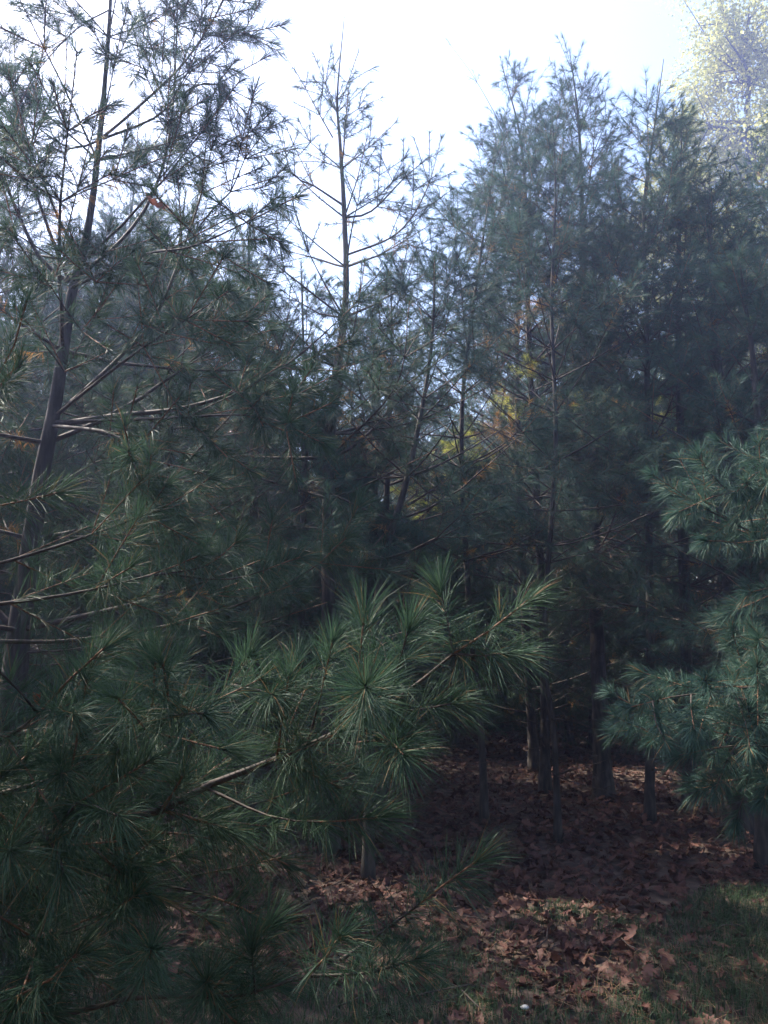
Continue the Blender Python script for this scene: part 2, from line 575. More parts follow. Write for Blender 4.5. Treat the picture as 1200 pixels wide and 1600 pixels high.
def grass_mask(x, y):
    """1 where grass grows: the near edge of the stand, mostly on the right"""
    u = x / np.maximum(y, 0.5)
    edge = 3.95 + 0.75 * np.clip((u - 0.05) * 3.0, 0, 1.2) + 0.18 * np.sin(x * 3.1) + 0.15 * np.sin(x * 7.3 + 1)
    hole = np.exp(-(((x - 0.85) / 0.45) ** 2 + ((y - 3.85) / 0.45) ** 2))
    return (y < edge) * np.clip(1 - 1.3 * hole, 0.03, 1)

# fallen oak leaves: lobed outline, curled
def oak_leaf(rng):
    n = 4
    side = []
    for i in range(n):
        t = (i + 0.5) / n
        wmax = 0.34 * math.sin(math.pi * (0.12 + 0.8 * t)) * (0.7 + 0.6 * t)
        side.append((t - 0.06, wmax * 0.5))
        side.append((t + 0.0, wmax * rng.uniform(0.85, 1.1)))
        side.append((t + 0.05, wmax * rng.uniform(0.85, 1.05)))
    right = [(t, w) for t, w in side]
    L = 1.0
    mid = [(t, 0.0) for t, _ in side]
    V, F = [(-0.12, 0, 0)], []
    for (t, wd), (tm, _) in zip(right, mid):
        V += [(t, wd, 0), (tm, 0, 0), (t, -wd * rng.uniform(0.85, 1.1), 0)]
    V.append((1.05, 0, 0))
    V = np.array(V)
    k = len(side)
    T = [(0, 2, 1), (0, 3, 2)]
    for i in range(k - 1):
        b0, b1 = 1 + 3 * i, 1 + 3 * (i + 1)
        T += [(b0, b0 + 1, b1), (b0 + 1, b1 + 1, b1), (b0 + 1, b0 + 2, b1 + 1), (b0 + 2, b1 + 2, b1 + 1)]
    e = len(V) - 1; b0 = 1 + 3 * (k - 1)
    T += [(b0, b0 + 1, e), (b0 + 1, b0 + 2, e)]
    c1, c2, c3 = rng.uniform(-0.9, 0.9), rng.uniform(0.2, 1.4), rng.uniform(-0.6, 0.6)
    V[:, 2] = c1 * (V[:, 0] - 0.5) ** 2 + c2 * V[:, 1] ** 2 * 1.6 + c3 * V[:, 0] * V[:, 1] + rng.normal(0, 0.012, len(V))
    return V, np.array(T)

def scatter(acc, tmpl, pos, scale, rng, tilt=0.35):
    lib = tmpl
    which = rng.randint(0, len(lib), len(pos))
    for k, (V, T) in enumerate(lib):
        idx = np.where(which == k)[0]
        if not len(idx): continue
        N = len(idx)
        yaw = rng.uniform(0, 6.283, N)
        x = np.stack([np.cos(yaw), np.sin(yaw), rng.normal(0, tilt, N)], -1)
        x = nrm(x)
        up = nrm(np.stack([rng.normal(0, tilt, N), rng.normal(0, tilt, N), np.ones(N)], -1))
        y = nrm(np.cross(up, x)); z = np.cross(x, y)
        z *= np.where(rng.rand(N) < 0.4, -1, 1)[:, None]
        W = pos[idx][:, None] + scale[idx][:, None, None] * (V[None, :, 0:1] * x[:, None] + V[None, :, 1:2] * y[:, None] + V[None, :, 2:3] * z[:, None])
        F = (T[None] + (np.arange(N) * len(V))[:, None, None]).reshape(-1, 3)
        acc.add(W.reshape(-1, 3), F, 0, True)

def build_litter():
    rng = rs(7)
    lib = [oak_leaf(rng) for _ in range(10)]
    N = 46000
    y = 2.3 + 10.5 * rng.rand(N) ** 1.35
    x = (rng.rand(N) * 2 - 1) * (0.75 * y + 1.2)
    g = grass_mask(x, y)
    keep = rng.rand(N) > g * 0.88
    x, y = x[keep], y[keep]
    pos = np.stack([x, y, gz(x, y) + rng.uniform(0.002, 0.045, len(x))], -1)
    a = Acc()
    scatter(a, lib, pos, rng.uniform(0.035, 0.095, len(x)), rng)
    o = link('leaf_litter', a.mesh('leaf_litter', [M['litter']]))
    tag(o, 'brown fallen oak leaves covering the ground under the pines', 'leaf litter', kind='stuff')
build_litter()

def build_straw():
    rng = rs(17)
    N = 26000
    y = 2.3 + 9.0 * rng.rand(N) ** 1.3
    x = (rng.rand(N) * 2 - 1) * (0.7 * y + 1.0)
    yaw = rng.uniform(0, 6.283, N)
    L = rng.uniform(.05, .1, N)
    d = np.stack([np.cos(yaw), np.sin(yaw), rng.normal(0, .18, N)], -1)
    s = np.stack([-np.sin(yaw), np.cos(yaw), np.zeros(N)], -1) * .0009
    b = np.stack([x, y, gz(x, y) + rng.uniform(.015, .06, N)], -1)
    V = np.stack([b - s, b + s, b + d * L[:, None] + s * .4, b + d * L[:, None] - s * .4], 1).reshape(-1, 3)
    a = Acc()
    a.add(V, np.arange(4 * N).reshape(-1, 4), 0)
    for k in range(140):
        yy = 2.6 + 7 * rng.rand(); xx = (rng.rand() * 2 - 1) * (.65 * yy + .8)
        an = rng.uniform(0, 6.28); l = rng.uniform(.1, .5)
        p = [np.array([xx + math.cos(an) * l * t + rng.normal(0, .012), yy + math.sin(an) * l * t + rng.normal(0, .012), float(gz(xx, yy)) + .035 + rng.uniform(0, .02)]) for t in (0, .35, .7, 1)]
        tube(a, p, [.004, .0035, .003, .0015], 5, 1)
    o = link('fallen_needles', a.mesh('fallen_needles', [M['straw'], M['twig']]))
    tag(o, 'tan fallen pine needles and broken twigs strewn over the oak leaves', 'fallen needles', kind='stuff')
M['straw'] = needle_mat('fallen_needle', [(.14, .08, .045), (.24, .14, .08), (.34, .22, .13)], .1, .6)
build_straw()

def build_grass():
    rng = rs(9)
    def blades(N, x, y, hmin, hmax, wd, name, label):
        z = gz(x, y)
        b = np.stack([x, y, z], -1)
        yaw = rng.uniform(0, 6.283, N)
        lean = rng.uniform(0.15, 1.3, N)
        h = rng.uniform(hmin, hmax, N)
        d = np.stack([np.cos(yaw), np.sin(yaw), np.zeros(N)], -1)
        s = np.stack([-np.sin(yaw), np.cos(yaw), np.zeros(N)], -1) * (wd * rng.uniform(0.6, 1.3, N) / 2)[:, None]
        m1 = b + d * (h * lean * 0.3)[:, None] + UP * (h * 0.6)[:, None]
        t = b + d * (h * lean)[:, None] + UP * (h * rng.uniform(0.5, 1, N))[:, None]
        V = np.stack([b - s, b + s, m1 + s * .8, m1 - s * .8, t], 1).reshape(-1, 3)
        k = np.arange(N)[:, None] * 5
        a = Acc()
        a.add(V, k + np.array([[0, 1, 2, 3]]), 0)
        a.v.append(np.zeros((0, 3), np.float32))
        a.f.append((k + np.array([[3, 2, 4]]), 0, False))
        o = link(name, a.mesh(name, [M['grass']]))
        tag(o, label, 'grass', kind='stuff')
    N = 260000
    y = 1.6 + 3.6 * rng.rand(N)
    x = (rng.rand(N) * 2 - 1) * (0.8 * y + 0.9)
    cl = np.sin(x * 9 + 2 * np.sin(y * 7)) * np.sin(y * 11 + x * 3)
    k = (rng.rand(N) < grass_mask(x, y) * (0.55 + 0.4 * cl))
    x, y = x[k], y[k]
    blades(len(x), x, y, 0.025, 0.10, 0.0036, 'grass', 'short dark grass at the near edge of the leaf litter')
    N = 60000
    y = 12 + 22 * rng.rand(N) ** 1.5
    x = (rng.rand(N) * 2 - 1) * (0.62 * y + 1)
    blades(N, x, y, 0.1, 0.5, 0.012, 'tall_grass', 'light green tall grass of the clearing behind the pines')
build_grass()

# ------------------------------------------------------------------ named pines
KN = dict
def X(d, pts, r, **kw):
    return ([P(x, y, dd) if dd else P(x, y, d) for x, y, dd in [(p + (None,))[:3] for p in pts]], r, kw)

# the left pine with the thick leaning trunk
A = 3.5
def keepA(s):
    if not cut_near(s): return False
    px, py, f = proj(s[1])
    return not (s[1][1] < 3.45 and -30 < px[0] < 135 and 480 < py[0] < 1085)
pine('leaning pine on the left, its grey trunk leaving the top of the picture',
     pxpath(A, [(-8, 1542), (20, 1085), (42, 900), (65, 740), (85, 640), (112, 460), (135, 370), (152, 250), (172, 15), (180, -260)]),
     [0.066, 0.056, 0.045, 0.037, 0.031, 0.023, 0.018, 0.014, 0.009, 0.003], 11, lod=1, zc=1.7, Lmax=1.35, spacing=0.5, per_whorl=5, limb_len=0.36,
     keep=keepA, dens=0.7, droop=0.2, third=.9, twig=.0027, spread=(58, 28), lat=1.0, el=(50, 0),
     extra=[
         X(A, [(30, 985), (120, 965, 3.4), (230, 938, 3.2), (330, 905, 3.0), (420, 870, 2.9)], 0.0144, bare=.5),
         X(A, [(28, 990), (0, 960), (-60, 900), (-150, 800)], 0.0173),
         X(A, [(30, 985), (-30, 975, 3.2), (-160, 950, 2.9)], 0.0130),
         X(A, [(80, 665), (180, 650), (290, 637), (400, 600), (480, 545), (560, 470)], 0.0158, bare=.45),
         X(A, [(82, 655), (180, 565), (245, 490), (300, 350), (325, 260), (343, 160)], 0.0115, bare=.4),
         X(A, [(80, 665), (180, 680, 3.0), (215, 745, 2.4), (200, 705, 2.1)], 0.0101, latmax=.45),
         X(A, [(80, 660), (230, 655, 3.2), (400, 650, 2.9), (500, 690, 2.7)], 0.0101, bare=.5),
         X(A, [(108, 440), (80, 370), (50, 280), (28, 190), (22, 50)], 0.0101, bare=.3, dens=.6),
         X(A, [(108, 440), (60, 400), (0, 270), (-60, 150)], 0.0115, bare=.3),
         X(A, [(112, 440), (190, 375), (240, 300), (268, 190), (278, 0), (282, -120)], 0.0101, bare=.3, dens=.6),
         X(A, [(160, 215), (215, 168), (290, 95), (350, 0), (370, -60)], 0.0079, bare=.3, dens=.6),
         X(A, [(160, 217), (240, 185), (320, 130), (420, 170)], 0.0072, bare=.3, dens=.6),
         X(A, [(158, 218), (110, 232), (60, 200), (0, 160)], 0.0065, bare=.3, dens=.6),
         X(A, [(172, 15), (120, 45), (60, 110), (28, 170)], 0.0043, bare=.3, dens=.5),
         X(A, [(172, 15), (200, 40), (240, 20)], 0.0036, bare=.3, dens=.5),
         X(A, [(300, 370, 3.5), (330, 330), (360, 300), (415, 165)], 0.0050, bare=.2, dens=.6),
         X(A, [(110, 450), (220, 400, 3.0), (300, 385, 2.7), (400, 340, 2.4), (462, 308, 2.2)], 0.0086, bare=.5, lat=.7),
         X(A, [(85, 650), (200, 560, 2.9), (290, 500, 2.4), (357, 455, 2.1)], 0.0086, bare=.5, lat=.7),
     ])

# the pine in the middle with the slender top
Bd = 5.5
pine('slim pine left of centre with a sparse spire top standing alone against the sky',
     pxpath(Bd, [(515, 1330), (513, 950), (514, 715), (524, 600), (540, 470), (538, 340), (531, 220), (527, 150), (538, 25)]),
     [0.055, 0.05, 0.044, 0.036, 0.025, 0.019, 0.013, 0.008, 0.003], 23, lod=2, zc=2.5, Lmax=1.35, spacing=0.45, limb_len=0.33, top_limb=0.12,
     dens=0.8, third=.9, twig=.003, spread=(56, 26), group=None, el=(52, 0), top_free=0.7, leader=False, lat=1.0,
     extra=[
         X(Bd, [(520, 215), (500, 180), (470, 125), (443, 84)], 0.006, bare=.2, dens=.5, lat=.7),
         X(Bd, [(528, 200), (523, 130), (521, 84)], 0.005, bare=.3, dens=.5, lat=.6),
         X(Bd, [(530, 190), (560, 170), (598, 152)], 0.005, bare=.3, dens=.5, lat=.6),
         X(Bd, [(535, 320), (490, 290), (455, 270), (440, 200)], 0.010, bare=.25),
         X(Bd, [(538, 340), (580, 330), (640, 270), (690, 235)], 0.010, bare=.25),
         X(Bd, [(538, 400), (620, 365), (665, 300), (690, 215)], 0.010, bare=.25),
         X(Bd, [(514, 712), (492, 680), (482, 640), (440, 600), (400, 520)], 0.016, bare=.35),
         X(Bd, [(514, 715), (470, 716), (380, 712), (320, 690)], 0.016, bare=.4),
         X(Bd, [(514, 715), (545, 702), (600, 650), (650, 560)], 0.014, bare=.4),
         X(Bd, [(512, 716), (540, 690, 4.8), (620, 600, 4.2), (640, 470, 4.0)], 0.014, bare=.4),
     ])

# centre right pines
Cd = 7.5
pine('pine right of centre with a slim trunk bare near head height and rusty inner needles',
     pxpath(Cd, [(852, ground_py(Cd)), (850, 1000), (838, 760), (826, 520), (822, 330), (812, 210), (785, 105)]),
     [0.046, 0.042, 0.037, 0.029, 0.02, 0.012, 0.003], 31, lod=2, zc=1.9, Lmax=1.35, spacing=0.36, limb_len=0.42, old=0.5, green='needle_blue', dens=1.1,
     extra=[
         X(Cd, [(835, 700), (800, 690, 7.6), (758, 662, 7.9)], 0.010, tip=(1, 2, 1), dens=2.0, latmax=.6, bare=.3, node=.16),  # yellowing and sun-tinted tips: sunlight put into the colour of these boughs
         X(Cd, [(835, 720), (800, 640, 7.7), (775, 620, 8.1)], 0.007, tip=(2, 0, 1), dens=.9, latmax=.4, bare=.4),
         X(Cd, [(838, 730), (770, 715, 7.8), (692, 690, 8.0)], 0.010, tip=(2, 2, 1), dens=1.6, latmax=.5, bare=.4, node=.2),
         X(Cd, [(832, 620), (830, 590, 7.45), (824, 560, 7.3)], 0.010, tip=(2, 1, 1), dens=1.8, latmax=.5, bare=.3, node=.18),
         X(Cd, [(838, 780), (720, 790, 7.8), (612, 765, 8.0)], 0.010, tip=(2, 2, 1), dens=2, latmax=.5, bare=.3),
         X(Cd, [(815, 260), (780, 190), (740, 120), (698, 62)], 0.006, dens=.25, lat=.3, bare=.6),
         X(Cd, [(824, 400), (760, 382), (700, 345), (640, 270)], 0.012),
         X(Cd, [(822, 330), (770, 335), (705, 292)], 0.008),
         X(Cd, [(812, 210), (830, 140), (862, 98)], 0.005, dens=.4, lat=.4, bare=.5),
     ])
Dd = 7.2
pine('dark pine right of centre with the thickest straight trunk, its foot in the leaf litter',
     pxpath(Dd, [(944, ground_py(Dd)), (937, 1100), (928, 850), (922, 680), (912, 500), (909, 300), (903, 180), (890, 80)]),
     [0.078, 0.07, 0.06, 0.05, 0.036, 0.02, 0.012, 0.003], 41, lod=2, zc=2.1, Lmax=1.5, spacing=0.38, limb_len=0.40, old=0.35, dens=1.05,
     extra=[
         X(Dd, [(922, 690), (980, 680, 7.5), (1042, 642, 7.6)], 0.008, tip=(2, 1, 1), dens=1.5, bare=.3, node=.15),  # tip tint here imitates sunlit needles
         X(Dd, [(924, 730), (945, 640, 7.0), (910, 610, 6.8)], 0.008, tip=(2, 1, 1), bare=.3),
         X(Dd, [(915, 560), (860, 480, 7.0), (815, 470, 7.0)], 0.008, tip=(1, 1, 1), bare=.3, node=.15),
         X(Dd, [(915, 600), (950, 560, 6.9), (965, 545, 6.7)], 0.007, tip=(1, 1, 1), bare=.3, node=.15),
         X(Dd, [(928, 838), (950, 790), (962, 730), (948, 620), (925, 540), (895, 465)], 0.014, bare=.6),
         X(Dd, [(926, 835), (1000, 825), (1080, 815)], 0.008, tuft=False, bare=.3),
         X(Dd, [(905, 190), (940, 160), (952, 122)], 0.005, dens=.4, lat=.5),
         X(Dd, [(903, 200), (880, 150), (858, 90)], 0.005, dens=.4, lat=.5),
     ])
Ed = 6.3
pine('pine on the right whose long bare leader rises from a star of twigs',
     pxpath(Ed, [(1015, ground_py(Ed)), (1016, 1000), (1012, 700), (1010, 480), (1006, 330), (1022, 203), (1037, 92)]),
     [0.036, 0.032, 0.027, 0.020, 0.014, 0.008, 0.003], 53, lod=2, zc=1.7, Lmax=1.15, spacing=0.30, limb_len=0.42, old=0.2, dens=1.15, green='needle_blue', top_free=0.75, leader=False,
     extra=[
         X(Ed, [(1022, 203), (985, 180), (960, 165)], 0.004, dens=.5, lat=.3),
         X(Ed, [(1022, 203), (1050, 190), (1075, 170)], 0.004, dens=.5, lat=.3),
         X(Ed, [(1022, 203), (1000, 170), (975, 145)], 0.004, dens=.4, lat=.3),
         X(Ed, [(1022, 203), (1060, 215), (1080, 260)], 0.004, dens=.5, lat=.3),
     ])
pine('stout dark trunked pine near the right edge, behind the low blue green boughs',
     pxpath(6.0, [(1155, ground_py(6.0)), (1147, 950), (1138, 700), (1120, 560), (1112, 420), (1106, 310)]),
     [0.098, 0.085, 0.06, 0.036, 0.018, 0.003], 61, lod=2, zc=1.6, Lmax=1.4, spacing=0.33, limb_len=0.40, old=0.3, dens=1.1, green='needle_blue')
pine('straight dark pine trunk between the thickest pine and the stout one at right',
     pxpath(6.8, [(1079, ground_py(6.8)), (1069, 900), (1064, 700), (1060, 520), (1062, 340), (1066, 165)]),
     [0.054, 0.047, 0.038, 0.028, 0.016, 0.003], 67, lod=2, zc=1.7, Lmax=1.3, spacing=0.36, limb_len=0.40, old=0.35, dens=1.0)
pine('thin pine with a sunlit trunk just left of the stout dark trunk',
     pxpath(8.2, [(1130, ground_py(8.2)), (1123, 900), (1129, 650), (1150, 450), (1160, 340)]),
     [0.05, 0.042, 0.03, 0.018, 0.003], 71, lod=3, zc=2.9, Lmax=1.2, spacing=0.4, limb_len=0.38, old=0.4)
pine('shorter pine in the middle whose leader stops below the gap of sky',
     pxpath(5.0, [(575, ground_py(5.0)), (585, 1000), (606, 850), (637, 745), (672, 560), (682, 385)]),
     [0.032, 0.028, 0.024, 0.020, 0.012, 0.003], 73, lod=2, zc=1.9, Lmax=1.35, spacing=0.27, limb_len=0.5, old=0.3, dens=1.2, third=.8, green='needle_blue',
     extra=[X(5.0, [(640, 745), (610, 820), (560, 880, 4.6)], 0.008, tuft=False), X(5.0, [(648, 700), (560, 620, 4.6), (480, 560, 4.2)], 0.01)])
pine('short full pine filling the gap just right of the sparse spire topped one',
     pxpath(6.6, [(598, ground_py(6.6)), (600, 1000), (606, 700), (612, 540), (610, 425)]),
     [0.04, 0.034, 0.024, 0.012, 0.003], 107, lod=2, zc=1.3, Lmax=1.3, spacing=0.28, limb_len=0.5, dens=1.15, third=.7, old=.3)
pine('short full pine just left of the sparse spire topped one, crown below the sky',
     pxpath(6.4, [(468, ground_py(6.4)), (470, 1000), (476, 700), (474, 540), (470, 410)]),
     [0.04, 0.034, 0.024, 0.012, 0.003], 109, lod=2, zc=1.3, Lmax=1.2, spacing=0.28, limb_len=0.5, dens=1.15, third=.7, green='needle_blue')
pine('slight feathery pine at the right edge of the gap of open sky',
     pxpath(6.4, [(757, ground_py(6.4)), (752, 1150), (730, 900), (722, 640), (748, 420), (768, 285), (775, 215)]),
     [0.03, 0.027, 0.024, 0.018, 0.012, 0.006, 0.003], 79, lod=2, zc=2.0, Lmax=1.1, spacing=0.33, limb_len=0.42, old=0.4, dens=1.0, green='needle_blue')
pine('pine filling the middle right, crown in front of the thickest trunk',
     pxpath(5.9, [(872, ground_py(5.9)), (866, 1150), (850, 1000), (868, 700), (862, 480), (868, 300), (862, 165)]),
     [0.024, 0.022, 0.02, 0.018, 0.014, 0.008, 0.003], 83, lod=2, zc=1.9, Lmax=1.15, spacing=0.34, limb_len=0.4, old=0.25, dens=1.0, green='needle_blue')
pine('feathery pine at the right edge in front of the pale broadleaf tree',
     pxpath(5.2, [(1190, ground_py(5.2)), (1195, 900), (1180, 600), (1165, 480), (1152, 380)]),
     [0.04, 0.034, 0.022, 0.012, 0.003], 89, lod=2, zc=1.1, Lmax=1.1, spacing=0.32, limb_len=0.42, dens=1.1, green='needle_blue')
pine('blue green pine in the left middle behind the leaning trunk',
     pxpath(5.0, [(240, ground_py(5.0)), (250, 1000), (262, 700), (275, 450), (290, 300)]),
     [0.05, 0.042, 0.03, 0.016, 0.003], 97, lod=2, zc=1.4, Lmax=1.3, spacing=0.34, limb_len=0.42, dens=1.0, green='needle')
pine('dense pine between the blue green left one and the slim spire topped one',
     pxpath(6.0, [(400, ground_py(6.0)), (398, 1000), (395, 700), (388, 450), (392, 330)]),
     [0.05, 0.042, 0.03, 0.016, 0.003], 101, lod=2, zc=1.4, Lmax=1.3, spacing=0.34, limb_len=0.42, dens=1.0, green='needle_blue')
pine('pine at the far left edge behind the leaning trunk, tip against the sky',
     pxpath(5.0, [(-60, ground_py(5.0)), (-50, 900), (-40, 500), (-20, 250), (-10, 40)]),
     [0.06, 0.05, 0.035, 0.016, 0.003], 103, lod=2, zc=1.6, Lmax=1.3, spacing=0.4, limb_len=0.36, dens=0.9)

# the foreground pine, trunk just outside the left edge, boughs reaching across the picture
G = np.array([-1.55, 1.75, 0.0])
def T(z): return tuple(G + np.array([0, 0, z]))
def XG(z, pts, r, twigs=(), **kw):
    pp = [np.array(T(z))] + [P(*p) for p in pts]
    return (pp, r, dict(kw, twigs=[[P(*q) for q in t] for t in twigs]))
def keepG(s):
    if not cut_near(s): return False
    px, py, f = proj(s[1])
    if -30 < px[0] < 135 and 480 < py[0] < 1085: return False
    return not (px[0] > 650 and 0.3 < s[1][1] < 2.6)
KW = dict(shoot=0.16, latmax=0.35, lat=0.85, bare=0.5, node=0.2, maxo=1)
pine('near pine whose long soft boughs reach in from the left across the foreground',
     [T(0), T(1), T(2), T(3), T(4.2)], [0.07, 0.06, 0.045, 0.03, 0.004], 131, lod=0, zc=0.9, Lmax=1.0, spacing=0.5, per_whorl=4, limb_len=0.3, lat=.8,
     dens=1.0, keep=keepG, group=None, Ln=0.112, droop=.15, spread=(74, 22), name='pine_tree', old=0.15,
     azi=lambda az, z: not (-0.2 - 0.5 < ((az + math.pi) % (2 * math.pi) - math.pi) < 0.35) or z > 2.4,
     extra=[
         XG(0.95, [(150, 1290, 1.6), (330, 1225, 1.62), (480, 1165, 1.6), (610, 1100, 1.55), (708, 1022, 1.5), (765, 985, 1.47), (826, 938, 1.45)], 0.016,
            twigs=[[(708, 1022, 1.5), (700, 975, 1.5), (688, 918, 1.5)], [(708, 1022, 1.5), (755, 1025, 1.48), (800, 1020, 1.46)],
                   [(610, 1100, 1.55), (622, 1040, 1.48), (638, 985, 1.42)], [(560, 1125, 1.56), (568, 1100, 1.4), (571, 1072, 1.22)],
                   [(600, 1108, 1.55), (650, 1110, 1.5), (712, 1098, 1.46)], [(480, 1165, 1.6), (500, 1090, 1.55), (520, 1000, 1.5)],
                   [(320, 1230, 1.62), (420, 1275, 1.55), (500, 1284, 1.5), (590, 1278, 1.45)], [(480, 1165, 1.6), (560, 1160, 1.5), (640, 1150, 1.45)],
                   [(430, 1190, 1.6), (460, 1090, 1.7), (465, 1030, 1.75)], [(610, 1100, 1.55), (600, 1010, 1.6), (570, 975, 1.65)],
                   [(540, 1130, 1.56), (600, 1150, 1.45), (630, 1180, 1.35)]], shoot=.2, latmax=.28, lat=.8, bare=.45, node=.2, maxo=1, dens=1.05),
         XG(1.05, [(-60, 1180, 1.6), (60, 1115, 1.52), (110, 1060, 1.48), (166, 1010, 1.45)], 0.011,
            twigs=[[(60, 1115, 1.52), (30, 1080, 1.45), (-10, 1040, 1.4)], [(70, 1110, 1.5), (110, 1120, 1.45), (115, 1115, 1.38)]], **KW),
         XG(1.0, [(0, 1240, 1.6), (140, 1190, 1.55), (262, 1120, 1.45), (262, 1075, 1.4), (254, 1036, 1.33)], 0.011,
            twigs=[[(262, 1120, 1.45), (290, 1115, 1.38), (320, 1115, 1.32)], [(200, 1155, 1.5), (180, 1180, 1.4)]], **KW),
         XG(1.1, [(0, 1150, 1.9), (200, 1130, 1.85), (340, 1090, 1.75), (388, 1026, 1.62)], 0.011,
            twigs=[[(360, 1070, 1.7), (410, 1080, 1.6), (425, 1085, 1.5)]], **KW),
         XG(0.9, [(0, 1330, 1.5), (120, 1255, 1.42), (190, 1215, 1.38), (235, 1188, 1.33)], 0.010,
            twigs=[[(120, 1255, 1.42), (150, 1260, 1.36), (185, 1275, 1.3)], [(60, 1290, 1.45), (90, 1330, 1.4), (100, 1365, 1.36)]], **KW),
         XG(0.8, [(-40, 1340, 1.7), (60, 1312, 1.7), (220, 1298, 1.75), (330, 1310, 1.8)], 0.013, **KW),
         XG(0.55, [(60, 1595, 1.6), (200, 1560, 1.55), (380, 1555, 1.5), (480, 1525, 1.46), (532, 1462, 1.36)], 0.010,
            twigs=[[(200, 1560, 1.5), (225, 1520, 1.4), (236, 1482, 1.28)], [(480, 1525, 1.46), (580, 1520, 1.44), (655, 1498, 1.4)],
                   [(400, 1553, 1.5), (395, 1510, 1.5), (392, 1480, 1.48)], [(532, 1500, 1.42), (620, 1440, 1.48), (690, 1385, 1.46), (745, 1345, 1.44)]], **dict(KW, lat=.5, node=.5)),
         XG(0.45, [(-60, 1480, 1.7), (60, 1470, 1.65), (150, 1440, 1.6), (210, 1400, 1.5)], 0.009, **KW),
         XG(0.8, [(0, 1350, 1.8), (180, 1370, 1.75), (330, 1400, 1.7), (420, 1440, 1.6)], 0.009, **dict(KW, lat=.7)),
         XG(0.5, [(-60, 1580, 1.5), (20, 1560, 1.45), (80, 1530, 1.4), (120, 1490, 1.35)], 0.008, **KW),
         XG(0.9, [(60, 1290, 1.9), (250, 1290, 1.95), (420, 1250, 2.0), (560, 1210, 2.0)], 0.010, **dict(KW, lat=.8)),
         XG(0.6, [(-100, 1420, 1.75), (100, 1400, 1.9), (320, 1365, 2.0), (440, 1340, 2.0)], 0.009, **dict(KW, lat=.6)),
         XG(1.75, [(-140, 740, 1.75), (-20, 640, 1.7), (8, 590, 1.68), (32, 570, 1.65)], 0.010, **KW),
         XG(1.9, [(-120, 680, 1.85), (-10, 600, 1.8), (22, 540, 1.75), (42, 470, 1.7)], 0.010, **KW),
         XG(1.6, [(-100, 800, 1.8), (0, 790, 1.8), (90, 770, 1.75)], 0.009, **KW),
         XG(1.4, [(-100, 960, 2.0), (100, 930, 2.1), (230, 900, 2.1), (312, 868, 2.05)], 0.010,
            twigs=[[(230, 900, 2.1), (320, 885, 2.05), (370, 846, 2.0)], [(250, 895, 2.1), (360, 905, 2.1), (470, 870, 2.1)]], **dict(KW, latmax=.45)),
         XG(1.5, [(-80, 900, 2.2), (100, 850, 2.3), (260, 790, 2.3), (330, 745, 2.2)], 0.010, **dict(KW, latmax=.45)),
         XG(1.3, [(-80, 1010, 2.3), (120, 1000, 2.5), (330, 960, 2.6), (500, 880, 2.6), (560, 790, 2.6)], 0.011, **dict(KW, latmax=.5)),
     ])

